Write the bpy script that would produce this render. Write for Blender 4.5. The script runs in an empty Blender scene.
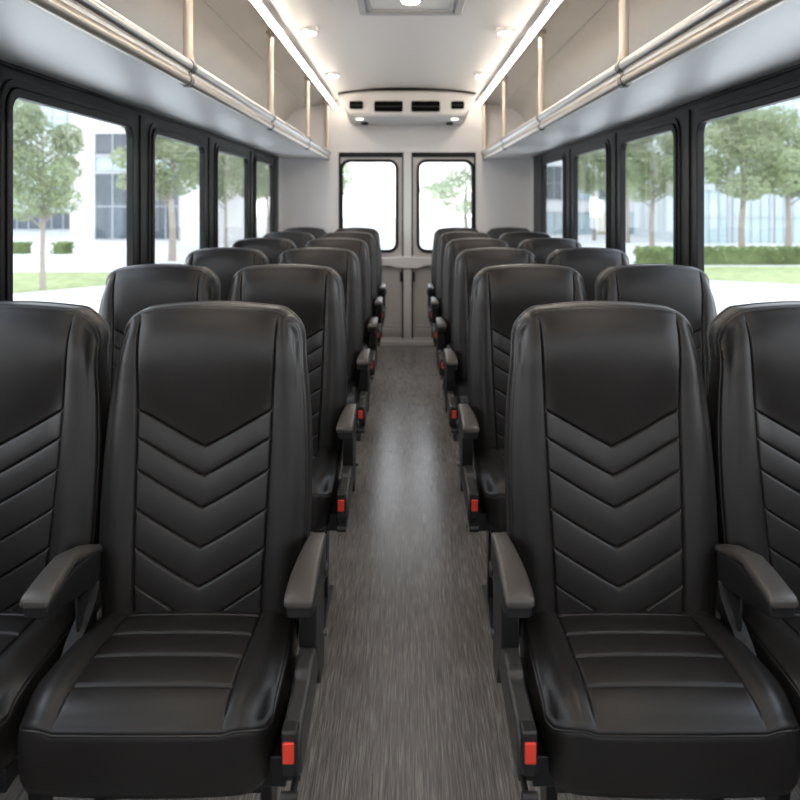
import bpy, bmesh, math, random
from mathutils import Vector, Matrix
random.seed(11)
PI = math.pi
SC = bpy.context.scene
COL = SC.collection

# ------------------------------------------------------------------ materials
MATS = {}
def pmat(name, col, rough=0.5, metal=0.0, spec=0.5, bump=None, vary=None, emit=None, estr=0.0, coat=0.0):
    m = bpy.data.materials.new(name); m.use_nodes = True
    nt = m.node_tree; b = nt.nodes['Principled BSDF']
    b.inputs['Base Color'].default_value = (*col, 1)
    b.inputs['Roughness'].default_value = rough
    b.inputs['Metallic'].default_value = metal
    b.inputs['Specular IOR Level'].default_value = spec
    b.inputs['Coat Weight'].default_value = coat
    if emit:
        b.inputs['Emission Color'].default_value = (*emit, 1)
        b.inputs['Emission Strength'].default_value = estr
    tc = nt.nodes.new('ShaderNodeTexCoord')
    if bump:
        sc, st, dist = bump
        n = nt.nodes.new('ShaderNodeTexNoise'); n.inputs['Scale'].default_value = sc
        n.inputs['Detail'].default_value = 3
        bp = nt.nodes.new('ShaderNodeBump'); bp.inputs['Strength'].default_value = st
        bp.inputs['Distance'].default_value = dist
        nt.links.new(tc.outputs['Object'], n.inputs['Vector'])
        nt.links.new(n.outputs['Fac'], bp.inputs['Height'])
        nt.links.new(bp.outputs['Normal'], b.inputs['Normal'])
    if vary:
        sc, lo, hi = vary
        n = nt.nodes.new('ShaderNodeTexNoise'); n.inputs['Scale'].default_value = sc
        n.inputs['Detail'].default_value = 4
        r = nt.nodes.new('ShaderNodeValToRGB')
        r.color_ramp.elements[0].position = .3; r.color_ramp.elements[1].position = .7
        r.color_ramp.elements[0].color = (*[c*lo for c in col], 1)
        r.color_ramp.elements[1].color = (*[c*hi for c in col], 1)
        nt.links.new(tc.outputs['Object'], n.inputs['Vector'])
        nt.links.new(n.outputs['Fac'], r.inputs['Fac'])
        nt.links.new(r.outputs['Color'], b.inputs['Base Color'])
    MATS[name] = m
    return m

def glassmat(name, tint, refl):
    m = bpy.data.materials.new(name); m.use_nodes = True
    nt = m.node_tree; nt.nodes.clear()
    out = nt.nodes.new('ShaderNodeOutputMaterial')
    t = nt.nodes.new('ShaderNodeBsdfTransparent'); t.inputs['Color'].default_value = (*tint, 1)
    g = nt.nodes.new('ShaderNodeBsdfGlossy'); g.inputs['Roughness'].default_value = 0.02
    lw = nt.nodes.new('ShaderNodeFresnel')
    ge = nt.nodes.new('ShaderNodeNewGeometry'); mr = nt.nodes.new('ShaderNodeMapRange')   # same reflectance entering and leaving the pane
    mr.inputs['To Min'].default_value = refl; mr.inputs['To Max'].default_value = 1/refl
    nt.links.new(ge.outputs['Backfacing'], mr.inputs['Value']); nt.links.new(mr.outputs[0], lw.inputs['IOR'])
    mx = nt.nodes.new('ShaderNodeMixShader')
    nt.links.new(lw.outputs[0], mx.inputs[0]); nt.links.new(t.outputs[0], mx.inputs[1])
    nt.links.new(g.outputs[0], mx.inputs[2]); nt.links.new(mx.outputs[0], out.inputs['Surface'])
    MATS[name] = m
    return m

LEATHER = pmat('black_leather', (.0130, .0110, .0100), .39, spec=.42, bump=(420, .10, .002), vary=(7, .85, 1.2))
PIPE = pmat('leather_piping', (.018, .016, .015), .40)
SHELL = pmat('black_shell_plastic', (.014, .014, .015), .45, bump=(300, .06, .001))
PADM = pmat('armrest_vinyl', (.058, .051, .045), .36, bump=(380, .08, .0015))
BODY = pmat('armrest_plastic', (.012, .012, .012), .42)
COVER = pmat('side_cover_plastic', (.030, .027, .025), .42, bump=(500, .06, .001))
STEEL = pmat('dark_powder_steel', (.012, .012, .014), .4, metal=.3)
RED = pmat('red_button', (.80, .055, .03), .35)
BELT = pmat('grey_belt_webbing', (.014, .014, .015), .65, bump=(600, .2, .001))
KNOBG = pmat('grey_knob', (.12, .12, .12), .35)
CHROME = pmat('chrome_rail', (.70, .69, .68), .30, metal=1)
SATIN = pmat('satin_beige_metal', (.72, .64, .55), .30, metal=.75)
CLAMP = pmat('clamp_metal', (.20, .19, .18), .3, metal=.9)
LINER = pmat('satin_liner', (.56, .53, .49), .36, metal=.35, vary=(1.5, .94, 1.06))
SHELF = pmat('shelf_panel', (.92, .905, .89), .42, metal=.4)
CEIL = pmat('ceiling_panel', (.78, .76, .735), .42)
REARW = pmat('rear_wall_panel', (.74, .73, .73), .45)
DOORP = pmat('door_panel', (.60, .575, .55), .38)
LOWW = pmat('lower_wall_panel', (.20, .20, .21), .55)
BLACK = pmat('black_window_frame', (.0045, .0045, .005), .42, spec=.28)
RUBBER = pmat('black_rubber', (.004, .004, .0045), .5, spec=.3)
ACW = pmat('air_unit_white', (.72, .70, .68), .38)
GRILL = pmat('vent_dark', (.003, .003, .003), .7, spec=.05)
ALU = pmat('aluminium_trim', (.66, .65, .63), .3, metal=.6)
LED = pmat('led_diffuser', (.9, .9, .88), .4, emit=(1, .885, .76), estr=24.0)
DIM_LENS = pmat('dim_lamp_lens', (.9, .9, .88), .4, emit=(1, .92, .82), estr=3.0)
LAMP = pmat('lamp_lens', (.9, .9, .88), .4, emit=(1, .88, .74), estr=60.0)
HATCH_RIM = pmat('hatch_rim_grey', (.40, .39, .38), .4)
GLASS = glassmat('window_glass', (.975, .98, .985), 1.25)

def floor_mat():
    m = bpy.data.materials.new('striated_vinyl'); m.use_nodes = True
    nt = m.node_tree; b = nt.nodes['Principled BSDF']
    tc = nt.nodes.new('ShaderNodeTexCoord')
    def streak(sx, sy, det):
        mp = nt.nodes.new('ShaderNodeMapping'); mp.inputs['Scale'].default_value = (sx, sy, 1)
        n = nt.nodes.new('ShaderNodeTexNoise'); n.inputs['Scale'].default_value = 1; n.inputs['Detail'].default_value = det
        n.inputs['Roughness'].default_value = .6
        nt.links.new(tc.outputs['Object'], mp.inputs['Vector']); nt.links.new(mp.outputs[0], n.inputs['Vector'])
        return n.outputs['Fac']
    a = streak(400, 9.0, 3); c = streak(140, 3.0, 2); d = streak(5, 2, 3)
    m1 = nt.nodes.new('ShaderNodeMath'); m1.operation = 'MULTIPLY_ADD'; m1.inputs[1].default_value = .62
    m2 = nt.nodes.new('ShaderNodeMath'); m2.operation = 'MULTIPLY_ADD'; m2.inputs[1].default_value = .25
    m3 = nt.nodes.new('ShaderNodeMath'); m3.operation = 'MULTIPLY'; m3.inputs[1].default_value = .13
    nt.links.new(d, m3.inputs[0]); nt.links.new(c, m2.inputs[0]); nt.links.new(m3.outputs[0], m2.inputs[2])
    nt.links.new(a, m1.inputs[0]); nt.links.new(m2.outputs[0], m1.inputs[2])
    r = nt.nodes.new('ShaderNodeValToRGB')
    e = r.color_ramp.elements
    e[0].position = .36; e[0].color = (.064, .058, .054, 1)
    e[1].position = .66; e[1].color = (.33, .300, .276, 1)
    x = e.new(.50); x.color = (.140, .128, .119, 1)
    nt.links.new(m1.outputs[0], r.inputs['Fac']); nt.links.new(r.outputs['Color'], b.inputs['Base Color'])
    bp = nt.nodes.new('ShaderNodeBump'); bp.inputs['Strength'].default_value = .15; bp.inputs['Distance'].default_value = .001
    nt.links.new(m1.outputs[0], bp.inputs['Height']); nt.links.new(bp.outputs['Normal'], b.inputs['Normal'])
    b.inputs['Roughness'].default_value = .26; b.inputs['Specular IOR Level'].default_value = 1.0
    return m
FLOOR = floor_mat()

def leafmat(name, col, tr=.45):
    m = bpy.data.materials.new(name); m.use_nodes = True
    nt = m.node_tree; nt.nodes.clear()
    out = nt.nodes.new('ShaderNodeOutputMaterial')
    oi = nt.nodes.new('ShaderNodeTexCoord')
    n = nt.nodes.new('ShaderNodeTexNoise'); n.inputs['Scale'].default_value = 1.6; n.inputs['Detail'].default_value = 6
    r = nt.nodes.new('ShaderNodeValToRGB')
    r.color_ramp.elements[0].position = .3; r.color_ramp.elements[1].position = .7
    r.color_ramp.elements[0].color = (*[c*.7 for c in col], 1)
    r.color_ramp.elements[1].color = (*[c*1.25 for c in col], 1)
    d = nt.nodes.new('ShaderNodeBsdfDiffuse'); t = nt.nodes.new('ShaderNodeBsdfTranslucent')
    mx = nt.nodes.new('ShaderNodeMixShader'); mx.inputs[0].default_value = tr
    nt.links.new(oi.outputs['Object'], n.inputs['Vector']); nt.links.new(n.outputs['Fac'], r.inputs['Fac'])
    nt.links.new(r.outputs['Color'], d.inputs['Color']); nt.links.new(r.outputs['Color'], t.inputs['Color'])
    nt.links.new(d.outputs[0], mx.inputs[1]); nt.links.new(t.outputs[0], mx.inputs[2])
    nt.links.new(mx.outputs[0], out.inputs['Surface'])
    return m
LEAF = leafmat('tree_leaves', (.37, .425, .27))
LEAF_GLARE = leafmat('glare_paled_leaves', (.55, .61, .45))  # leaf colour bleached to imitate overexposed glare behind the bus
LEAFD = leafmat('hedge_leaves', (.24, .30, .14))
BARK = pmat('pale_bark', (.30, .26, .22), .9)
GRASSM = pmat('lawn_grass', (.30, .335, .17), .95, spec=.1, vary=(3, .8, 1.2))
PAVE = pmat('pale_paving', (.60, .59, .57), .9, spec=.1, vary=(.6, .92, 1.06))
BWHITE = pmat('white_render', (.70, .70, .70), .85)
BGREY = pmat('pale_grey_cladding', (.52, .56, .58), .8)
BGLASS = pmat('facade_glass', (.085, .105, .125), .15, spec=.35)
BGLASSP = pmat('pale_facade_glass', (.40, .50, .53), .12, spec=.6)
BYEL = pmat('cream_blind', (.50, .46, .30), .8)
BMULL = pmat('facade_mullion', (.36, .38, .40), .5)

# ------------------------------------------------------------------ mesh helpers
class MB:
    def __init__(s): s.v = []; s.f = []; s.m = []
    def add(s, vs, fs, m=0):
        b = len(s.v); s.v += [tuple(p) for p in vs]
        for f in fs: s.f.append(tuple(b+i for i in f)); s.m.append(m)
    def box(s, x0, x1, y0, y1, z0, z1, m=0, mat=None):
        vs = [(x, y, z) for x in (x0, x1) for y in (y0, y1) for z in (z0, z1)]
        if mat is not None: vs = [mat @ Vector(p) for p in vs]
        s.add(vs, [(0,1,3,2),(4,6,7,5),(0,4,5,1),(2,3,7,6),(0,2,6,4),(1,5,7,3)], m)
    def loft(s, secs, m=0, closed=True, caps=True, ring=False):
        n = len(secs[0]); vs = [p for q in secs for p in q]; fs = []
        k = len(secs)
        for i in range(k if ring else k-1):
            j = (i+1) % k
            for a in range(n if closed else n-1):
                b = (a+1) % n
                fs.append((i*n+a, i*n+b, j*n+b, j*n+a))
        if caps and not ring:
            fs.append(tuple(range(n))[::-1]); fs.append(tuple((k-1)*n+a for a in range(n)))
        s.add(vs, fs, m)
    def tube(s, path, r, n=10, m=0, closed=False):
        P = [Vector(p) for p in path]; k = len(P)
        rs = r if isinstance(r, (list, tuple)) else [r]*k
        secs = []; u = None
        for i in range(k):
            if closed: t = P[(i+1) % k]-P[i-1]
            else: t = P[min(i+1, k-1)]-P[max(i-1, 0)]
            t.normalize()
            if u is None:
                u = t.orthogonal().normalized()
            else:
                u = (u - t*u.dot(t))
                if u.length < 1e-6: u = t.orthogonal()
                u.normalize()
            w = t.cross(u)
            secs.append([P[i]+(u*math.cos(2*PI*a/n)+w*math.sin(2*PI*a/n))*rs[i] for a in range(n)])
        s.loft(secs, m, ring=closed)
    def cyl(s, p, q, r, n=16, m=0): s.tube([p, q], r, n, m)
    def prism(s, poly, axis, a0, a1, m=0):
        # poly of 2D points; axis is the extrusion axis
        def P(u, w, a): return {'x': (a, u, w), 'y': (u, a, w), 'z': (u, w, a)}[axis]
        s.loft([[P(u, w, a0) for u, w in poly], [P(u, w, a1) for u, w in poly]], m)
    def build(s, name, mats, parent=None, bevel=0, seg=2, smooth=True, angle=38, loc=None):
        me = bpy.data.meshes.new(name); me.from_pydata(s.v, [], s.f)
        mats = mats if isinstance(mats, (list, tuple)) else [mats]
        for m in mats: me.materials.append(m)
        me.polygons.foreach_set('material_index', s.m)
        bm = bmesh.new(); bm.from_mesh(me)
        bmesh.ops.recalc_face_normals(bm, faces=bm.faces)
        bm.to_mesh(me); bm.free()
        if smooth:
            me.polygons.foreach_set('use_smooth', [True]*len(me.polygons))
            me.set_sharp_from_angle(angle=math.radians(angle))
        o = bpy.data.objects.new(name, me); COL.objects.link(o)
        if parent is not None: o.parent = parent
        if loc: o.location = loc
        if bevel:
            b = o.modifiers.new('bevel', 'BEVEL'); b.width = bevel; b.segments = seg
            b.limit_method = 'ANGLE'; b.angle_limit = math.radians(40)
        return o

def tag(o, label=None, cat=None, group=None, kind=None):
    if label: o['label'] = label
    if cat: o['category'] = cat
    if group: o['group'] = group
    if kind: o['kind'] = kind
    return o
def thing(name, label, cat, loc=(0, 0, 0), group=None, kind=None):
    o = bpy.data.objects.new(name, None); COL.objects.link(o); o.location = loc
    o.empty_display_size = .1
    return tag(o, label, cat, group, kind)
def kids(o): return list(o.children)
def copy_tree(o, parent=None):
    c = o.copy(); COL.objects.link(c)
    if parent is not None:
        c.parent = parent
    for ch in kids(o): copy_tree(ch, c)
    return c

def rrect(x0, x1, y0, y1, r, n=6):
    pts = []
    for cx, cy, a0 in ((x1-r, y1-r, 0), (x0+r, y1-r, 90), (x0+r, y0+r, 180), (x1-r, y0+r, 270)):
        for i in range(n+1):
            a = math.radians(a0+90*i/n); pts.append((cx+r*math.cos(a), cy+r*math.sin(a)))
    return pts

def holed(mb, outer, holes, axis, a0, a1, m=0):
    """solid sheet with holes: outline in 2D, thickness along axis"""
    bm = bmesh.new(); eds = []
    for loop in [outer]+holes:
        vs = [bm.verts.new((u, w, 0)) for u, w in loop]
        for i in range(len(vs)): eds.append(bm.edges.new((vs[i], vs[(i+1) % len(vs)])))
    bmesh.ops.triangle_fill(bm, use_beauty=True, use_dissolve=False, edges=eds, normal=(0, 0, 1))
    bm.verts.index_update()
    V = [(v.co.x, v.co.y) for v in bm.verts]; F = [tuple(v.index for v in f.verts) for f in bm.faces]
    bm.free()
    def P(u, w, a): return {'x': (a, u, w), 'y': (u, a, w), 'z': (u, w, a)}[axis]
    n = len(V)
    fs = [f for f in F] + [tuple(i+n for i in f[::-1]) for f in F]
    base = 0
    for loop in [outer]+holes:
        k = len(loop)
        for i in range(k): fs.append((base+i, base+(i+1) % k, base+(i+1) % k+n, base+i+n))
        base += k
    mb.add([P(u, w, a0) for u, w in V]+[P(u, w, a1) for u, w in V], fs, m)

def ringpanel(mb, o2, i2, axis, a0, a1, m=0):
    """a frame between two matching 2D loops"""
    def P(p, a): return {'x': (a, p[0], p[1]), 'y': (p[0], a, p[1]), 'z': (p[0], p[1], a)}[axis]
    secs = [[P(p, a0) for p in o2], [P(p, a1) for p in o2], [P(p, a1) for p in i2], [P(p, a0) for p in i2]]
    mb.loft(secs, m, ring=True)

def interp(tab, x):
    if x <= tab[0][0]: return tab[0][1]
    if x >= tab[-1][0]: return tab[-1][1]
    for i in range(len(tab)-1):
        if tab[i][0] <= x <= tab[i+1][0]:
            x0, y0 = tab[i]; x1, y1 = tab[i+1]
            xm, ym = tab[i-1] if i else (2*x0-x1, 2*y0-y1)
            xp, yp = tab[i+2] if i+2 < len(tab) else (2*x1-x0, 2*y1-y0)
            h = x1-x0; t = (x-x0)/h
            m0 = (y1-ym)/(x1-xm)*h; m1 = (yp-y0)/(xp-x0)*h
            t2 = t*t; t3 = t2*t
            return (2*t3-3*t2+1)*y0+(t3-2*t2+t)*m0+(-2*t3+3*t2)*y1+(t3-t2)*m1
def sstep(a, b, x):
    t = min(1, max(0, (x-a)/(b-a))); return t*t*(3-2*t)

def lines(lo, hi, step, seams):
    """grid positions: even spacing plus tight rows round each seam"""
    out = []; n = int(round((hi-lo)/step))
    for i in range(n+1):
        p = lo+(hi-lo)*i/n
        if all(abs(p-s) > .0105 for s in seams): out.append(p)
    for s in seams:
        for d in (-.009, -.006, -.004, -.0025, -.0012, 0, .0012, .0025, .004, .006, .009): out.append(s+d)
    return sorted(out)

def cols(cs, wid):
    """column parameters -1..1 with the panel seam at |c| = cs"""
    d = [k/wid for k in (-.006, -.004, -.0025, -.0012, 0, .0012, .0025, .004, .006)]
    half = [i/10*(cs-.05) for i in range(0, 11)] + [cs+e for e in d]
    half += [cs+.05+(1-cs-.05)*i/8 for i in range(9)]
    half = sorted(set(round(h, 5) for h in half))
    return [-h for h in half[:0:-1]]+half

def groove(d, depth, w=.0024): return depth*math.exp(-(d/w)**2)

# ------------------------------------------------------------------ the seat
SEAM_Z = [.979, .917, .850, .768, .688, .612]
Z0, ZT = .42, 1.222
HW = [(.42, .200), (.55, .209), (.68, .219), (.78, .2215), (.88, .220), (.98, .2145), (1.08, .2085), (1.16, .2035), (1.222, .198)]
PW = [(.42, .136), (.55, .139), (.70, .144), (.85, .149), (.98, .152), (1.10, .156), (1.222, .158)]
SPINE = [(.42, -.004), (.50, -.008), (.60, -.004), (.72, .014), (.84, .036), (.93, .054), (.985, .064), (1.04, .058), (1.10, .053), (1.15, .057), (1.19, .067), (1.222, .088)]
CS = .70

EDGE = [(.42, -.004), (.52, -.008), (.62, -.003), (.75, .017), (.90, .041), (1.03, .056), (1.13, .063), (1.18, .073), (1.222, .094)]
def back_point(c, zv, front=True):
    ac = abs(c); sg = 1 if c >= 0 else -1
    hw = interp(HW, zv); pw = interp(PW, zv)
    x = ac/CS*pw if ac < CS else pw+(ac-CS)/(1-CS)*(hw-pw)
    v = (zv-Z0)/(ZT-Z0)
    r = .052; xr = hw-r; drop = .020*(x/hw)**2
    if x > xr: drop += r-math.sqrt(max(0, r*r-(x-xr)**2))
    z = zv-drop*sstep(.62, 1, v)
    rb = .04; xb = hw-rb
    if x > xb: z += (rb-math.sqrt(max(0, rb*rb-(x-xb)**2)))*(1-sstep(0, .25, v))
    W = sstep(.42, .57, zv)*(1-sstep(.985, 1.16, zv))
    if ac < CS: z -= .086*(1-(ac/CS)**1.06)*W
    k = sstep(.80*CS, CS+.06, ac); y = interp(SPINE, zv)*(1-k)+interp(EDGE, zv)*k
    if ac < CS:
        t = ac/CS
        y -= .004*(1-t*t)
        inpanel = 1-sstep(.93, 1.0, t)
        if front and zv < SEAM_Z[0]+.02:
            for i in range(len(SEAM_Z)-1):
                a, b = SEAM_Z[i+1], SEAM_Z[i]
                if a < zv < b: y -= .0030*math.sin(PI*(zv-a)/(b-a))**.6*(1-t**6)
    else:
        t = (ac-CS)/(1-CS)
        bs = .007+.004*(1-sstep(.7, 1.15, zv))
        y -= bs*math.sin(PI*min(1, t*1.05))**.9 if t < .95 else 0
        y += .013*t**3
    if front:
        for i, s in enumerate(SEAM_Z):
            if ac < CS: y += groove(zv-s, .0042 if i else .006)*min(1, (CS-ac)/.03)
        y += groove((ac-CS)*.2, .0050)*(1-sstep(1.20, 1.222, zv))
    z -= .026*sstep(1.0, 1.222, zv)
    return Vector((sg*x, y, z))

def make_backrest(parent):
    C = cols(CS, .2); R = lines(Z0, ZT-.03, .017, SEAM_Z)
    R += [ZT-.022, ZT-.015, ZT-.009, ZT-.004, ZT]
    nc, nr = len(C), len(R)
    G = [[back_point(c, z) for c in C] for z in R]
    T = .082
    mb = MB(); sh = MB()
    mb.add([p for row in G for p in row], [(i*nc+j, i*nc+j+1, (i+1)*nc+j+1, (i+1)*nc+j) for i in range(nr-1) for j in range(nc-1)])
    loop = [(0, j) for j in range(nc)] + [(i, nc-1) for i in range(1, nr)] + [(nr-1, j) for j in range(nc-2, -1, -1)] + [(i, 0) for i in range(nr-2, 0, -1)]
    B = [G[i][j] for i, j in loop]; k = len(B)
    N = []
    for i in range(k):
        t = B[(i+1) % k]-B[i-1]; n = Vector((t.z, 0, -t.x))
        N.append(n.normalized() if n.length > 1e-9 else Vector((0, 0, 1)))
    for _ in range(3): N = [(N[i-1]+N[i]*2+N[(i+1) % k]).normalized() for i in range(k)]
    def ring(off, dy, dz=0): return [B[i]+N[i]*off+Vector((0, dy, dz)) for i in range(k)]
    prof = [(0, 0), (.005, .002), (.0085, .007), (.0095, .0115), (.0075, .0135), (.0095, .0155), (.0125, .022), (.0135, .036), (.013, T-.02)]
    secs = [ring(*p) for p in prof]
    mb.loft(secs, caps=False, ring=False)
    back = mb.build('backrest', LEATHER, parent, angle=60)
    # welding the grid border to the first ring
    bm = bmesh.new(); bm.from_mesh(back.data); bmesh.ops.remove_doubles(bm, verts=bm.verts, dist=1e-5)
    bmesh.ops.recalc_face_normals(bm, faces=bm.faces); bm.to_mesh(back.data); bm.free()
    # rear shell
    prof = [(.0115, T-.021), (.0145, T-.016), (.014, T-.006), (.010, T), (0, T+.003)]
    sh.loft([ring(*p) for p in prof], caps=False)
    cc = [-1+2*i/16 for i in range(17)]; rr = R[::3] if (nr-1) % 3 == 0 else R[::3]+[R[-1]]
    sg = []
    for z in rr:
        row = []
        for c in cc:
            p = back_point(c, z, False); e = back_point(1, z, False)
            w = (1-c**4)*(1-sstep(1.05, 1.222, z))
            row.append(Vector((p.x, e.y*(1-w*0)+T+.003+.016*w if abs(c) < 1 else p.y+T+.003, p.z)))
        sg.append(row)
    for j, c in enumerate(cc): p = back_point(c, R[-1], False); sg[-1][j] = Vector((p.x, p.y+T+.003, p.z))
    m = len(cc)
    sh.add([p for row in sg for p in row], [(i*m+j, i*m+j+1, (i+1)*m+j+1, (i+1)*m+j) for i in range(len(sg)-1) for j in range(m-1)])
    sh.build('back_shell', SHELL, parent, angle=50)
    pp = MB(); pp.tube([B[i]+N[i]*.0085+Vector((0, .0135, 0)) for i in range(nc, k)], .0026, 6)
    pp.build('piping', PIPE, back)
    return back

CUSH_SEAM = [-.022, -.088, -.156, -.226]
YR, YF = .045, -.288
CZ = [(-.288, .508), (-.272, .522), (-.245, .534), (-.20, .543), (-.14, .550), (-.06, .554), (.0, .554), (.045, .550)]
CHW = [(-.288, .226), (-.2, .224), (-.1, .216), (.045, .203)]
CPW = [(-.288, .152), (-.15, .149), (.045, .142)]
def cush_point(c, y, skew):
    ac = abs(c); sg = 1 if c >= 0 else -1
    hw = interp(CHW, y); pw = interp(CPW, y)
    x = ac/CS*pw if ac < CS else pw+(ac-CS)/(1-CS)*(hw-pw)
    v = (YR-y)/(YR-YF)
    r = .048; xr = hw-r; push = -.012*(1-(x/hw)**2)
    if x > xr: push += r-math.sqrt(max(0, r*r-(x-xr)**2))
    yy = y+push*sstep(.66, 1, v)
    z = interp(CZ, y)
    if ac < CS:
        t = ac/CS
        ss = CUSH_SEAM+[YF]
        z += .003*(1-t*t)
        for i in range(4):
            b, a = ss[i], ss[i+1]
            if a < y < b: z += (.0032 if i < 3 else .002)*math.sin(PI*(y-a)/(b-a))**.6*(1-t**6)
        for s in CUSH_SEAM: z -= groove(y-s, .0050)*min(1, (CS-ac)/.03)
    else:
        t = (ac-CS)/(1-CS)
        z += .007*math.sin(PI*min(1, t*1.1)) if t < .91 else 0
        z -= .014*t**3
    z -= groove((ac-CS)*.2, .0045)*sstep(-.288, -.27, y)
    return Vector((sg*x+skew*v, yy, z))

def make_cushion(parent, skew):
    C = cols(CS, .2); R = lines(YF+.022, YR, .016, CUSH_SEAM)
    R = [YF, YF+.004, YF+.009, YF+.015]+R
    nc, nr = len(C), len(R)
    G = [[cush_point(c, y, skew) for c in C] for y in R]
    mb = MB()
    mb.add([p for row in G for p in row], [(i*nc+j, i*nc+j+1, (i+1)*nc+j+1, (i+1)*nc+j) for i in range(nr-1) for j in range(nc-1)])
    loop = [(0, j) for j in range(nc)] + [(i, nc-1) for i in range(1, nr)] + [(nr-1, j) for j in range(nc-2, -1, -1)] + [(i, 0) for i in range(nr-2, 0, -1)]
    B = [G[i][j] for i, j in loop]; k = len(B); N = []
    for i in range(k):
        t = B[(i+1) % k]-B[i-1]; n = Vector((t.y, -t.x, 0))
        N.append(n.normalized() if n.length > 1e-9 else Vector((0, -1, 0)))
    for _ in range(3): N = [(N[i-1]+N[i]*2+N[(i+1) % k]).normalized() for i in range(k)]
    zb = .380
    def ring(off, f):      # f = metres below the rim, or a share of the way down when negative
        out = []
        for i in range(k):
            p = B[i]+N[i]*off
            p.z = B[i].z-f if f >= 0 else B[i].z+(zb-B[i].z)*(-f)
            out.append(p)
        return out
    secs = [ring(0, 0), ring(.004, .002), ring(.0065, .006), ring(.0065, .0095), ring(.005, .012), ring(.0065, .0145), ring(.009, .022),
            ring(.0095, -.5), ring(.007, -.85), ring(.001, -.97), ring(-.012, -1)]
    mb.loft(secs, caps=False)
    last = secs[-1]; c0 = Vector((skew*.5, -.12, zb))
    mb.add(last+[c0], [(i, (i+1) % k, k) for i in range(k)])
    o = mb.build('seat_cushion', LEATHER, parent, angle=60)
    bm = bmesh.new(); bm.from_mesh(o.data); bmesh.ops.remove_doubles(bm, verts=bm.verts, dist=1e-5)
    bmesh.ops.recalc_face_normals(bm, faces=bm.faces); bm.to_mesh(o.data); bm.free()
    pp = MB(); m = nc+nr-1
    path = [B[i]+N[i]*.006-Vector((0, 0, .012)) for i in list(range(m+nc-1, k))+list(range(0, m))]
    pp.tube(path, .0026, 6); pp.build('piping', PIPE, o)
    return o

def make_armrest(parent, s, inner):
    """s: side of the seat the arm is on; a middle arm ends in front of the two backrests"""
    def sec(y, xi, xo, zt, zb, r):
        L = rrect(xi, xo, zb, zt, r, 4)
        return [(s*x, y, z) for x, z in L]
    body = MB()
    st = [(.060, .246, .274, .690, .625), (.035, .240, .276, .698, .605), (-.02, .236, .276, .696, .605), (-.08, .228, .274, .690, .622),
          (-.14, .226, .277, .692, .640), (-.185, .225, .277, .686, .648), (-.210, .227, .275, .682, .654)]
    if inner: st = [(.004, .214, .246, .690, .630)]+st[2:]
    if inner: st[1] = (-.022, .218, .256, .693, .612)
    body.loft([sec(y, a, b, zt, zb, .008) for y, a, b, zt, zb in st])
    if inner:
        body.prism([(-.026, .64), (.02, .56), (.02, .41), (-.03, .41), (-.075, .56), (-.085, .63)], 'x', s*.2290, s*.2355)
        body.box(*sorted((s*.229, s*.246)), -.08, -.03, .612, .64)
    else:
        body.prism([(.055, .66), (.06, .40), (-.01, .40), (-.065, .50), (-.090, .53), (-.095, .63)], 'x', s*.233, s*.270)
        body.cyl((s*.244, .02, .635), (s*.282, .02, .635), .016, 14)
    b = body.build('armrest', BODY, parent, bevel=.003)
    pad = MB()
    st = [(.062, .246, .274, .690, .684), (.055, .242, .275, .700, .684), (.03, .239, .277, .708, .690), (-.02, .234, .278, .7125, .693), (-.08, .229, .278, .713, .693),
          (-.14, .224, .279, .7085, .688), (-.185, .222, .279, .703, .682), (-.210, .222, .279, .699, .678), (-.217, .223, .278, .695, .678), (-.220, .226, .275, .690, .680)]
    if inner: st = [(.012, .214, .246, .684, .676), (.006, .212, .249, .696, .680), (-.022, .217, .258, .7065, .686)]+st[4:]
    pad.loft([sec(y, a, b2, zt, zb, min(.009, (zt-zb)*.45)) for y, a, b2, zt, zb in st])
    tag(pad.build('armrest_pad', PADM, b, angle=50), 'grey-brown padded top')
    return b

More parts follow.
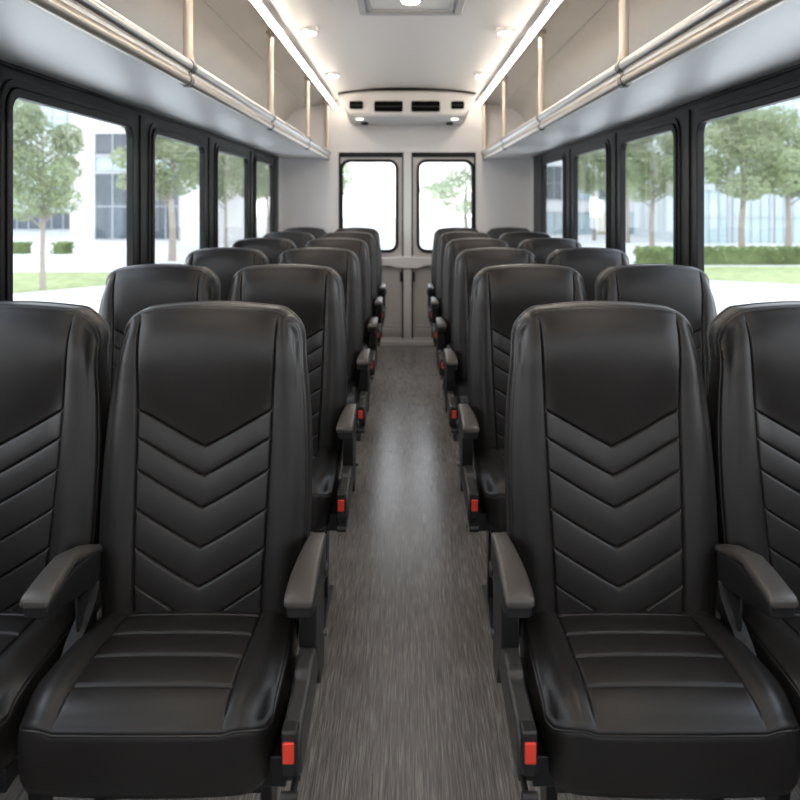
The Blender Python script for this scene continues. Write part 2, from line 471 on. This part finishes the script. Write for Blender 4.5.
def make_seat(name, side, skew):
    """side: +1 aisle on the local right, -1 aisle on the left, 0 window seat without arms"""
    root = thing(name, None, 'seat')
    make_backrest(root)
    make_cushion(root, skew)
    fr = MB()
    for x in (-.17, .17): fr.box(x-.018, x+.018, -.25, .09, .352, .398)
    fr.box(-.17, .17, -.235, -.195, .356, .392); fr.box(-.17, .17, .04, .08, .356, .392)
    if side: fr.box(*sorted((side*.188, side*.2335)), -.255, .05, .368, .425)
    for x in (-.15, .15): fr.box(x-.014, x+.014, .050, .078, .39, .62)
    fr.build('seat_frame', STEEL, root, bevel=.003)
    for x in (-.17, .17):
        lg = MB()
        lg.prism([(-.16, .354), (-.13, .354), (-.09, .06), (-.23, .012), (-.235, .0), (.10, .0), (.10, .012), (-.02, .05), (-.06, .13), (-.02, .354), (.03, .354), (.03, .372), (-.16, .372)], 'x', x-.012, x+.012)
        lg.build('leg', STEEL, root, bevel=.003)
    if not side: return root
    s = side
    make_armrest(root, s, False); make_armrest(root, -s, True)
    cv = MB()
    cv.prism([(-.02, .525), (-.02, .45), (-.10, .43), (-.235, .412), (-.285, .413), (-.300, .427), (-.302, .480), (-.288, .500), (-.255, .507), (-.165, .510), (-.155, .522)], 'x', s*.2335, s*.268)
    c = cv.build('side_cover', COVER, root, bevel=.007, seg=3)
    bk = MB(); bk.box(s*.2345, s*.262, -.314, -.280, .432, .512)
    bo = bk.build('belt_buckle', BODY, root, bevel=.004)
    rb = MB(); rb.box(s*.2375, s*.2575, -.3185, -.312, .458, .495)
    tag(rb.build('release_button', RED, bo, bevel=.002), 'red push button')
    lv = MB(); lv.cyl((s*.236, -.262, .400), (s*.262, -.262, .400), .011); lv.cyl((s*.255, -.262, .400), (s*.255, -.325, .404), .006)
    lv.cyl((s*.236, -.322, .404), (s*.264, -.322, .404), .009)
    lv.build('recline_lever', BODY, root)
    kn = MB(); kn.cyl((s*.262, .035, .485), (s*.276, .035, .485), .005); kn.cyl((s*.274, .035, .485), (s*.280, .035, .485), .008)
    tag(kn.build('adjuster_knob', KNOBG, root, bevel=.002), 'small pale grey knob')
    bl = MB(); sx = -s
    pts = [(.236, -.012, .625), (.238, -.024, .595), (.242, -.050, .565), (.247, -.085, .535), (.252, -.115, .49)]
    bl.loft([[(sx*(x-.026), y-.004, z-.003), (sx*(x+.004), y-.004, z-.003), (sx*(x+.004), y-.001, z), (sx*(x-.026), y-.001, z)] for x, y, z in pts])
    bl.build('seat_belt', BELT, root)
    return root

AL = make_seat('bus_seat', 1, -.026)
AR = make_seat('bus_seat', -1, .026)
WSL = make_seat('bus_seat', 0, -.046)
WSR = make_seat('bus_seat', 0, .046)
ROWY = [1.62, 2.68, 3.69, 4.70, 5.70, 6.64]
ROWN = ['in the nearest row', 'in the second row back', 'in the third row back', 'in the fourth row back', 'one row before the last', 'in the last row']
used = set()
for k, y in enumerate(ROWY):
    for proto, x, txt in ((AL, -.455, 'black leather aisle seat left of the aisle '), (AR, .467, 'black leather aisle seat right of the aisle '),
                          (WSL, -.929, 'black leather window seat on the left side '), (WSR, .942, 'black leather window seat on the right side ')):
        if proto.name in used: o = copy_tree(proto)
        else: o = proto; used.add(proto.name)
        o.location = (x, y, 0)
        tag(o, txt+ROWN[k], 'seat', 'black leather passenger seats')

# ------------------------------------------------------------------ the shell of the bus
Y0, Y1 = -1.6, 7.45
mb = MB(); mb.box(-1.33, 1.33, Y0, Y1+.1, -.06, 0); tag(mb.build('floor', FLOOR, smooth=False), kind='structure')

WL = [(-1.3, -.42), (-.12, .78), (1.07, 2.03), (2.32, 3.34), (3.63, 4.52), (4.855, 5.77), (6.10, 6.85)]
WR = [(-1.3, -.42), (-.12, .66), (.95, 1.86), (2.14, 3.13), (3.41, 4.25), (4.565, 5.43), (5.82, 6.65)]
ZW0, ZW1 = .93, 1.78
wn = 0
for sgn, nm, W in ((-1, 'wall_left', WL), (1, 'wall_right', WR)):
    mb = MB()
    # lower panel
    mb.box(*sorted((sgn*1.25, sgn*1.33)), Y0, Y1, 0, .88, m=0)
    ends = 7.22
    holed(mb, [(Y0, .88), (ends, .88), (ends, 1.93), (Y0, 1.93)], [rrect(a-.02, b+.02, ZW0-.02, ZW1+.02, .06) for a, b in W], 'x', sgn*1.245, sgn*1.262, m=1)
    mb.box(*sorted((sgn*1.25, sgn*1.33)), ends, Y1, .88, 1.93, m=2)
    # curved liner up to the ceiling edge
    prof = [(1.25, 1.93), (1.248, 2.05), (1.235, 2.16), (1.205, 2.255), (1.15, 2.33), (1.075, 2.38), (.98, 2.405), (.87, 2.418), (.748, 2.424), (.736, 2.436), (.736, 2.475)]
    outer = [(x+.05, z+.05) for x, z in prof]
    poly = [(sgn*x, z) for x, z in prof+outer[::-1]]
    mb.prism(poly, 'y', Y0, Y1, m=3)
    mb.prism([(sgn*.985, 2.398), (sgn*.965, 2.400), (sgn*.965, 2.42), (sgn*.985, 2.42)], 'y', Y0, Y1, m=3)
    tag(mb.build(nm, [LOWW, BLACK, REARW, LINER], angle=25), kind='structure')
    for a, b in W:
        wn += 1
        rim = MB()
        o2 = rrect(a-.055, b+.055, ZW0-.055, ZW1+.055, .075, 7); i2 = rrect(a, b, ZW0, ZW1, .05, 7)
        m2 = rrect(a-.03, b+.03, ZW0-.03, ZW1+.03, .065, 7)
        ringpanel(rim, o2, m2, 'x', sgn*1.238, sgn*1.246)
        ringpanel(rim, m2, i2, 'x', sgn*1.230, sgn*1.263)
        w = tag(rim.build('window_%d' % wn, BLACK, bevel=.004), kind='structure')
        g = MB(); ringless = rrect(a-.004, b+.004, ZW0-.004, ZW1+.004, .05, 7)
        g.prism(ringless, 'x', sgn*1.252, sgn*1.257)
        g.build('glass_pane', GLASS, w, smooth=False)
    # thin trims on the black band
    t = MB()
    t.box(*sorted((sgn*1.236, sgn*1.247)), Y0, ends, 1.868, 1.878)
    for (a, b), (c, d) in zip(W[:-1], W[1:]):
        mid = (b+c)/2
        t.box(*sorted((sgn*1.238, sgn*1.247)), mid-.03, mid+.03, .90, 1.85)
    t.box(*sorted((sgn*1.238, sgn*1.247)), W[-1][1]+.12, W[-1][1]+.17, .90, 1.85)
    tag(t.build('trim_%d' % (1 if sgn < 0 else 2), RUBBER, bevel=.003), kind='structure')
    bsb = MB(); bsb.box(*sorted((sgn*1.225, sgn*1.25)), Y0, Y1, 0, .12)
    tag(bsb.build('baseboard_left' if sgn < 0 else 'baseboard_right', LOWW, bevel=.003), kind='structure')

def ceil_z(x): return 2.462+.062*(1-(x/.735)**2)
xs = [-.735+1.47*i/24 for i in range(25)]
mb = MB(); mb.prism([(x, ceil_z(x)) for x in xs]+[(x, ceil_z(x)+.05) for x in xs[::-1]], 'y', Y0, Y1+.02)
tag(mb.build('ceiling', CEIL), kind='structure')

# rear wall with the double door opening
DX0, DX1, DZ = -.675, .700, 1.935
mb = MB()
mb2 = [(-1.33, 0), (DX0, 0)] + [(DX0, DZ-.05), (DX0+.015, DZ-.015), (DX0+.05, DZ)] + [(DX1-.05, DZ), (DX1-.015, DZ-.015), (DX1, DZ-.05)] + [(DX1, 0), (1.33, 0), (1.33, 2.6), (-1.33, 2.6)]
holed(mb, mb2, [], 'y', Y1, Y1+.08)
# rounded returns beside the racks
for s in (-1, 1):
    arc = [(s*(.80-.05*math.sin(a)), Y1-.05+.05*math.cos(a)) for a in [i*PI/16 for i in range(9)]]
    mb.prism([(s*.80, Y1+.01)]+arc[0:]+[(s*.80, Y1-.05)], 'z', 1.885, 2.42)
tag(mb.build('wall_rear', REARW, angle=30), kind='structure')

for n, (a, b, hx, hs) in enumerate(((DX0+.008, -.032, -.045, -1), (.062, DX1-.008, .075, 1))):
    d = MB()
    wa, wb = (a+.008, b-.05) if n == 0 else (a+.05, b-.008)
    wz0, wz1 = .935, 1.865
    holed(d, [(a, .04), (b, .04), (b, DZ-.02), (a, DZ-.02)], [rrect(wa+.004, wb-.004, wz0+.004, wz1-.004, .09)], 'y', Y1+.005, Y1+.045)
    d.box(a+.05, b-.03, Y1-.012, Y1+.008, .115, .165)          # lower ledge
    lo = rrect(a+.025, b-.02, .18, .79, .02); li = rrect(a+.045, b-.04, .20, .77, .015)
    ringpanel(d, lo, li, 'y', Y1-.004, Y1+.008)
    door = tag(d.build('door_%d' % (n+1), DOORP, bevel=.004), kind='structure')
    r = MB(); ringpanel(r, rrect(wa-.006, wb+.006, wz0-.006, wz1+.006, .10, 8), rrect(wa+.026, wb-.026, wz0+.026, wz1-.026, .07, 8), 'y', Y1-.012, Y1+.03)
    r.build('window_rim', RUBBER, door, bevel=.004)
    g = MB(); g.prism(rrect(wa+.02, wb-.02, wz0+.02, wz1-.02, .07, 8), 'y', Y1+.016, Y1+.022); g.build('glass_pane', GLASS, door, smooth=False)
    h = MB(); h.box(hx-.016, hx+.016, Y1-.035, Y1+.006, .64, .74); h.box(hx-.010, hx+.010, Y1-.05, Y1-.03, .66, .72)
    h.build('door_latch', BODY, door, bevel=.006)
    sl = MB(); sl.box(a-.010, a+.008, Y1-.008, Y1+.03, .04, DZ-.01); sl.box(b-.008, b+.010, Y1-.008, Y1+.03, .04, DZ-.01); sl.box(a-.01, b+.01, Y1-.008, Y1+.03, DZ-.045, DZ+.004)
    sl.build('door_seal', RUBBER, door)
mb = MB(); mb.box(-.026, .056, Y1-.03, Y1+.05, .03, DZ); tag(mb.build('trim_3', REARW, bevel=.008), kind='structure')
mb = MB()
mb.prism([(-.62, .80), (-.15, .80), (-.10, .775), (.13, .775), (.18, .80), (.65, .80), (.65, .885), (.10, .885), (.085, .895), (-.055, .895), (-.07, .885), (-.62, .885)], 'y', Y1-.05, Y1+.004)
tag(mb.build('trim_4', REARW, bevel=.008), kind='structure')
mb = MB(); mb.box(DX0, DX1, Y1-.05, Y1+.06, 0, .045); mb.box(DX0, DX1, Y1-.01, Y1+.06, .045, .07)
tag(mb.build('trim_5', ALU, bevel=.005), kind='structure')

# front end behind the camera: windscreen wall
mb = MB()
holed(mb, [(-1.33, 0), (1.33, 0), (1.33, 2.6), (-1.33, 2.6)], [rrect(-1.12, 1.12, 1.25, 1.95, .1)], 'y', Y0-.08, Y0)
tag(mb.build('wall_front', LOWW, smooth=False), kind='structure')
rim = MB(); ringpanel(rim, rrect(-1.15, 1.15, 1.22, 1.98, .12, 7), rrect(-1.10, 1.10, 1.27, 1.93, .1, 7), 'y', Y0-.09, Y0+.02)
w = tag(rim.build('window_%d' % (wn+1), BLACK, bevel=.004), kind='structure')
g = MB(); g.prism(rrect(-1.105, 1.105, 1.265, 1.935, .1, 7), 'y', Y0-.05, Y0-.044); g.build('glass_pane', GLASS, w, smooth=False)

# ------------------------------------------------------------------ luggage racks
POSTY = [2.62, 4.22, 5.80, 7.28]
for s, nm in ((-1, 'left'), (1, 'right')):
    rk = thing('luggage_rack', 'long metal luggage rack with chrome rail above the %s windows' % nm, 'luggage rack', (s*1.0, 2.9, 1.885))
    M = Vector((-s*1.0, -2.9, -1.885))
    def L(mbx, name, mat, **kw):
        mbx.v = [(p[0]+M.x, p[1]+M.y, p[2]+M.z) for p in mbx.v]
        return mbx.build(name, mat, rk, **kw)
    sh = MB(); sh.prism([(s*1.249, 1.884), (s*.79, 1.878), (s*.765, 1.884), (s*.765, 1.915), (s*.785, 1.912), (s*1.249, 1.912)], 'y', Y0+.01, Y1-.002)
    L(sh, 'shelf', SHELF, bevel=.004)
    r1 = MB(); r1.cyl((s*.768, Y0+.01, 1.926), (s*.768, 7.37, 1.926), .0215, 40); L(r1, 'chrome_rail', CHROME)
    r2 = MB(); r2.cyl((s*.775, Y0+.01, 1.878), (s*.775, 7.37, 1.878), .0195, 20); tag(L(r2, 'lower_rail', SATIN), 'beige satin lower rail')
    for py in POSTY:
        p = MB(); p.cyl((s*.772, py, 1.93), (s*.772, py, 2.405), .0175, 18); p.cyl((s*.772, py, 1.945), (s*.772, py, 1.962), .0215, 18)
        p.cyl((s*.772, py, 2.395), (s*.772, py, 2.43), .026, 18)
        L(p, 'post', SATIN)
        c = MB(); c.cyl((s*.768, py-.022, 1.926), (s*.768, py+.022, 1.926), .0245, 20); c.cyl((s*.775, py-.02, 1.876), (s*.775, py+.02, 1.876), .0225, 20)
        c.box(*sorted((s*.762, s*.785)), py-.016, py+.016, 1.852, 1.92)
        L(c, 'clamp', CLAMP, bevel=.002)
    # LED strip at the edge of the ceiling
    ls = thing('ceiling_strip_light', 'long warm white light strip along the %s edge of the ceiling' % nm, 'light', (s*.711, 2.9, 2.400))
    h = MB(); h.prism([(s*.021, .022), (s*.024, -.012), (s*.016, -.016), (s*.004, .004), (-s*.010, .010), (-s*.012, .020)], 'y', Y0-2.88, 7.38-2.9)
    h.build('channel', ALU, ls)
    df = MB(); df.prism([(s*.0145, -.0155), (s*.004, -.017), (-s*.010, -.010), (-s*.0125, .008), (-s*.010, .0095), (s*.003, .003)], 'y', Y0-2.88, 7.375-2.9)
    df.build('diffuser', LED, ls)

# ------------------------------------------------------------------ ceiling lamps, hatch, air unit
def disc(mb, x, y, z, r, h, n=24): mb.tube([(x, y, z), (x, y, z-h)], r, n)
spots = [(-.585, 4.45, 'left of the roof hatch, nearer the camera'), (.60, 4.45, 'right of the roof hatch, nearer the camera'),
         (-.595, 5.98, 'at the rear left by the air unit'), (.61, 5.98, 'at the rear right by the air unit')]
for x, y, t in spots:
    z = ceil_z(x)
    dl = thing('ceiling_light', 'small round ceiling light '+t, 'light', (x, y, z), 'round ceiling lights')
    a = MB(); a.tube([(0, 0, .012), (0, 0, -.012), (0, 0, -.022), (0, 0, -.026)], [.062, .060, .055, .046], 28); a.build('bezel', ALU, dl, angle=30)
    b = MB(); b.tube([(0, 0, -.024), (0, 0, -.030), (0, 0, -.033)], [.044, .042, .03], 28); b.build('lens', LAMP, dl)
hx, hy = .025, 3.86
hz = ceil_z(.3)
ht = thing('roof_hatch', 'square ceiling hatch with double rim and a round lamp in it', 'hatch', (hx, hy, hz))
f = MB(); ringpanel(f, rrect(-.285, .285, -.30, .30, .02), rrect(-.245, .245, -.26, .26, .015), 'z', -.022, .03); ringpanel(f, rrect(-.235, .235, -.25, .25, .015), rrect(-.215, .215, -.23, .23, .012), 'z', -.016, .03)
f.build('rim', HATCH_RIM, ht, bevel=.004)
f = MB(); f.box(-.25, .25, -.26, .26, -.006, .012); f.build('hatch_panel', CEIL, ht)
f = MB(); f.tube([(0, .02, 0), (0, .02, -.012), (0, .02, -.018)], [.062, .060, .052], 28); f.build('lamp_bezel', ALU, ht)
f = MB(); f.tube([(0, .02, -.016), (0, .02, -.024)], [.050, .040], 28); f.build('lamp_lens', LAMP, ht)

ac = thing('air_conditioner', 'white air conditioning unit with four dark vents above the rear doors', 'air conditioner', (.012, 7.2, 2.2))
AX, AY, AZ = .012, 7.2, 2.2
b = MB()
def acsec(y, wt, wb, zb, sag):
    top = [(-wt+2*wt*i/14, min(ceil_z(-wt+2*wt*i/14+AX), 2.51)-.012-sag) for i in range(15)]
    bot = [(wb, zb+.02), (wb-.03, zb), (-wb+.03, zb), (-wb, zb+.02)]
    return [(x, y-AY, z-AZ) for x, z in top+bot]
b.loft([acsec(6.985, .655, .565, 2.262, .012), acsec(6.97, .645, .555, 2.275, .03), acsec(6.985, .655, .565, 2.255, .012), acsec(7.02, .66, .57, 2.242, .0), acsec(7.449, .66, .57, 2.215, 0)][1:])
b.build('housing', ACW, ac, bevel=.006, angle=30)
gs = MB()
gs.prism([(-.655+1.31*i/14, ceil_z(-.655+1.31*i/14+AX)-.010-AZ) for i in range(15)]+[(.655-1.31*i/14, ceil_z(.655-1.31*i/14+AX)+.004-AZ) for i in range(15)], 'y', 6.998-AY, 7.3-AY)
gs.build('gap_shadow', RUBBER, ac)  # dark strip imitating the shadow in the gap between unit and ceiling
for x0, x1, z0, z1 in ((-.545, -.415, 2.315, 2.39), (-.312, -.042, 2.29, 2.392), (.036, .308, 2.29, 2.392), (.412, .536, 2.315, 2.39)):
    v = MB(); v.prism([(x, z-AZ) for x, z in rrect(x0, x1, z0, z1, .016)], 'y', 6.962-AY, 6.982-AY)
    vo = v.build('vent', GRILL, ac)
    s_ = MB(); zc = (z0+z1)/2; s_.box(x0+.006, x1-.006, 6.957-AY, 6.966-AY, zc-.004-AZ, zc+.004-AZ)
    s_.build('slat', SHELL, vo)
for x in (-.455, .455):
    l = MB(); l.tube([(x, 7.09-AY, 2.240-AZ), (x, 7.09-AY, 2.226-AZ)], [.035, .03], 24); l.build('lamp_lens', DIM_LENS, ac)
    k = MB(); k.tube([(x*.92, 7.30-AY, 2.226-AZ), (x*.92, 7.30-AY, 2.200-AZ)], .035, 18); k.build('knob', SHELL, ac, bevel=.004)

# ------------------------------------------------------------------ outside
GZ = -.9
def at(px, Y): return (px-406)/740*Y
mb = MB(); mb.box(-70, 70, -30, 110, GZ-.1, GZ); tag(mb.build('ground', PAVE, smooth=False), 'pale paving around the parked bus', 'paving', kind='structure')
def lawn(pts, label):
    m = MB(); m.prism(pts, 'z', GZ+.001, GZ+.03); return tag(m.build('lawn', GRASSM, smooth=False), label, 'lawn', kind='stuff')
lawn([(-30, 18.5), (-10.2, 18.5), (-8.4, 20.5), (-7.4, 24.2), (-30, 24.2)], 'mown green lawn outside the left windows')
lawn([(6.2, 25.8), (8.5, 22.2), (12, 20.3), (36, 19.0), (36, 26.2), (6.2, 26.2)], 'mown green lawn outside the right windows')

def leaves(mb, cx, cy, cz, rx, ry, rz, n, size, rnd, shell=.55):
    for _ in range(n):
        while True:
            p = Vector((rnd.uniform(-1, 1), rnd.uniform(-1, 1), rnd.uniform(-1, 1)))
            if .0 < p.length < 1: break
        p = p.normalized()*(p.length**shell)
        c = Vector((cx+p.x*rx, cy+p.y*ry, cz+p.z*rz))
        u = Vector((rnd.gauss(0, 1), rnd.gauss(0, 1), rnd.gauss(0, 1))).normalized(); w = u.orthogonal().normalized()
        q = Matrix.Rotation(rnd.uniform(0, 6.28), 3, u) @ w
        a = size*rnd.uniform(.6, 1.25); b2 = a*.5
        v = u.cross(q)
        mb.add([c-q*a, c-v*b2, c+q*a, c+v*b2], [(0, 1, 2, 3)])

def tree_meshes(seed, n, leaf, mat):
    """unit tree: height 1, crown radius about .2"""
    rnd = random.Random(seed)
    tr = MB()
    tr.tube([(0, 0, 0), (.004, 0, .2), (-.006, .003, .42), (.002, 0, .62), (0, 0, .85)], [.017, .013, .011, .008, .003], 9)
    fo = MB()
    for i in range(16):
        a = rnd.uniform(0, 6.28); z = .36+.035*i; r = rnd.uniform(.10, .19)*(1.15-abs(z-.58)*1.6)
        e = (r*math.cos(a), r*math.sin(a), z+.09)
        tr.tube([(0, 0, z-.03), (e[0]*.5, e[1]*.5, z+.02), e], [.006, .004, .002], 6)
        leaves(fo, e[0], e[1], e[2], .085, .085, .075, n//20, leaf, rnd)
    leaves(fo, 0, 0, .66, .165, .165, .27, n//3, leaf, rnd, .45)
    return tr, fo
PROT = []
for sd, n, lf, mt in ((3, 8000, .0125, LEAF), (8, 8000, .0125, LEAF), (5, 6000, .013, LEAF_GLARE)):
    a, b = tree_meshes(sd, n, lf, mt)
    PROT.append((a, b, mt))
tree_data = []
for a, b, mt in PROT: tree_data.append([a, b, mt, None, None])
def tree(kind, px, Y, h, label, wx=1.0, name='tree', rot=0.0):
    t = thing(name, label, 'tree', (at(px, Y), Y, GZ+(.034 if Y < 24 else 0)), 'trees outside the bus')
    d = tree_data[kind]
    if d[3] is None:
        o1 = d[0].build('trunk', BARK, t); o2 = d[1].build('foliage', d[2], t, smooth=False); d[3], d[4] = o1, o2
    else:
        o1 = d[3].copy(); o2 = d[4].copy()
        for o in (o1, o2): COL.objects.link(o); o.parent = t
    for o in (o1, o2): o.scale = (h*wx, h*wx, h); o.rotation_euler = (0, 0, rot)
    return t
tree(1, 43, 19.5, 4.8, 'round-crowned young tree on the lawn, left in the front left window', 1.0, rot=3)
tree(1, 172, 29, 6.4, 'leafy tree seen in the second window on the left', 1.5, rot=1)
tree(0, 226, 34, 5.9, 'slim tree seen in the third window on the left', .95, rot=2)
tree(1, 247, 41, 6.4, 'tree between the third and fourth windows on the left', 1.0, rot=4)
tree(0, 268, 46, 6.6, 'tree seen in the fourth window on the left', .95, rot=.6)
tree(1, 742, 29, 6.3, 'tree with a thin trunk, left of the two in the front right window', 1.45, rot=3)
tree(0, 788, 33, 6.4, 'tree at the right edge of the front right window', 1.5, rot=5)
tree(1, 652, 34, 6.1, 'tree with a pale trunk in the second window on the right', 1.3, rot=2.4)
tree(0, 628, 41.5, 7.0, 'dark leafy tree behind the pale trunk in the second right window', 1.0, rot=1.2)
tree(1, 594, 44, 7.4, 'tree seen in the third window on the right', .9, rot=.3)
tree(2, 466, 40, 4.4, 'tree with glare-paled leaves seen in the right rear door window', 2.1, rot=.8)
tree(2, 334, 46, 7.0, 'tree with glare-paled leaves at the left edge of the left rear door window', .85, rot=2.2)

def hedge(x0, x1, Y, h, d, label):
    rnd = random.Random(int(x0*7)); m = MB(); n = int((x1-x0)*170)
    m.box(x0+.1, x1-.1, Y-d*.35, Y+d*.35, GZ, GZ+h*.85)
    for _ in range(n):
        c = Vector((rnd.uniform(x0, x1), Y+rnd.uniform(-d, d)*.5, GZ+h*(1-rnd.random()**2.2*.97)))
        u = Vector((rnd.gauss(0, 1), rnd.gauss(0, 1), rnd.gauss(0, 1))).normalized(); w = u.orthogonal().normalized(); v = u.cross(w)
        m.add([c-w*.11, c-v*.06, c+w*.11, c+v*.06], [(0, 1, 2, 3)])
    return tag(m.build('hedge', LEAFD, smooth=False), label, 'hedge', 'clipped hedges')
hedge(at(12, 33), at(30, 33), 33, .50, .8, 'short clipped hedge behind the lawn tree, left of its trunk')
hedge(at(54, 33), at(72, 33), 33, .50, .8, 'short clipped hedge behind the lawn tree, right of its trunk')
hedge(at(640, 27), 24, 27.5, .62, .9, 'long clipped hedge along the lawn outside the right windows')

def building(name, label, X0, X1, Y, depth, zt, wallm, wins, roofband=True):
    t = thing(name, label, 'building', ((X0+X1)/2, Y, GZ))
    ox, oy, oz = (X0+X1)/2, Y, GZ
    w = MB(); w.box(X0-ox, X1-ox, 0, depth, 0, zt-oz); w.build('wall', wallm, t, smooth=False)
    if roofband:
        r = MB(); r.box(X0-ox-.15, X1-ox+.15, -.15, depth+.15, zt-oz, zt-oz+.35); r.build('parapet', BGREY, t)
    for x0, x1, z0, z1, nx, nz, gm in wins:
        f = MB(); e = .06
        f.box(x0-ox, x0-ox+e, -.10, .02, z0-oz, z1-oz); f.box(x1-ox-e, x1-ox, -.10, .02, z0-oz, z1-oz)
        f.box(x0-ox, x1-ox, -.10, .02, z0-oz, z0-oz+e); f.box(x0-ox, x1-ox, -.10, .02, z1-oz-e, z1-oz)
        for i in range(1, nx):
            xx = x0+(x1-x0)*i/nx-ox; f.box(xx-.03, xx+.03, -.08, .02, z0-oz, z1-oz)
        for i in range(1, nz):
            zz = z0+(z1-z0)*i/nz-oz; f.box(x0-ox, x1-ox, -.08, .02, zz-.03, zz+.03)
        fo = f.build('window', BMULL, t, smooth=False)
        p = MB(); p.box(x0-ox+.02, x1-ox-.02, -.03, .01, z0-oz+.02, z1-oz-.02); p.build('pane', gm, fo, smooth=False)
    return t
Yb = 39
def zat(py, Y): return 1.45+(201-py)/740*Y
wins = []
for xa, xb in ((95, 131), (152, 180)):
    wins += [(at(xa, Yb), at(xb, Yb), zat(155, Yb), zat(133, Yb), 2, 1, BGLASS), (at(xa, Yb), at(xb, Yb), zat(171, Yb), zat(157, Yb), 2, 1, BGLASSP),
             (at(xa, Yb), at(xb, Yb), -.6, zat(173, Yb), 2, 2, BGLASS), (at(xa, Yb), at(xb, Yb), zat(118, Yb), zat(95, Yb), 2, 1, BGLASSP)]
building('office_building', 'white rendered office building with tall dark window columns on the left', at(70, Yb), at(206, Yb), Yb, 10, 11, BWHITE, wins)
Yc = 50
wins = [(at(-40, Yc), at(98, Yc), zat(130-28*i, Yc)-.05, zat(105-28*i, Yc), 9, 2, BGLASSP) for i in range(3)]
wins += [(at(-40, Yc), at(98, Yc), -.5, zat(212, Yc), 12, 1, BGLASS), (at(-40, Yc), at(98, Yc), zat(205, Yc), zat(180, Yc), 9, 2, BGLASSP)]
building('glass_building', 'pale glass building behind the lawn tree on the left', at(-60, Yc), at(100, Yc), Yc, 10, 12.5, BGREY, wins)
Yd = 41
wins = [(at(690+i*42, Yd), at(690+i*42+38, Yd), zat(245, Yd), zat(190, Yd), 4, 2, BGLASSP) for i in range(5)]
wins += [(at(690+i*42, Yd), at(690+i*42+38, Yd), zat(183, Yd), zat(135, Yd), 4, 2, BGLASSP) for i in range(5)]
wins += [(at(690+i*42, Yd), at(690+i*42+38, Yd), zat(128, Yd), zat(98, Yd), 4, 1, BGLASSP) for i in range(5)]
building('glass_building', 'long glass fronted building behind the right hand trees', at(684, Yd), at(910, Yd), Yd, 9, 8.2, BGREY, wins)
Ye = 52
wins = [(at(538+i*30, Ye), at(538+i*30+24, Ye), zat(247, Ye), zat(212, Ye), 3, 1, BGLASSP if i != 2 else BYEL) for i in range(4)]
wins += [(at(538+i*30, Ye), at(538+i*30+24, Ye), zat(200, Ye), zat(166, Ye), 3, 2, BGLASS if i % 2 == 0 else BGLASSP) for i in range(4)]
building('office_building', 'pale office block seen through the rear right windows', at(530, Ye), at(672, Ye), Ye, 10, 5.4, BWHITE, wins)

# ------------------------------------------------------------------ sky and camera
w = bpy.data.worlds.new('sky'); SC.world = w; w.use_nodes = True
nt = w.node_tree; bg = nt.nodes['Background']
tc = nt.nodes.new('ShaderNodeTexCoord'); sx = nt.nodes.new('ShaderNodeSeparateXYZ'); rp = nt.nodes.new('ShaderNodeValToRGB')
rp.color_ramp.elements[0].position = .0; rp.color_ramp.elements[0].color = (1, 1, 1, 1)
rp.color_ramp.elements[1].position = .8; rp.color_ramp.elements[1].color = (.74, .86, 1, 1)
nt.links.new(tc.outputs['Generated'], sx.inputs[0]); nt.links.new(sx.outputs['Z'], rp.inputs['Fac']); nt.links.new(rp.outputs['Color'], bg.inputs['Color'])
bg.inputs['Strength'].default_value = 4.0

cam = bpy.data.cameras.new('camera'); co = bpy.data.objects.new('camera', cam); COL.objects.link(co)
co.location = (0, 0, 1.45); co.rotation_euler = (PI/2, 0, 0)
cam.sensor_width = 36; cam.lens = 740/800*36; cam.shift_x = -6/800; cam.shift_y = -199/800
cam.clip_start = .05; cam.clip_end = 500
cam.dof.use_dof = True; cam.dof.focus_distance = 1.9; cam.dof.aperture_fstop = 4.0
SC.camera = co
SC.view_settings.view_transform = 'Standard'; SC.view_settings.look = 'None'
SC.view_settings.exposure = 0.0; SC.view_settings.gamma = 1.0; SC.view_settings.use_curve_mapping = False
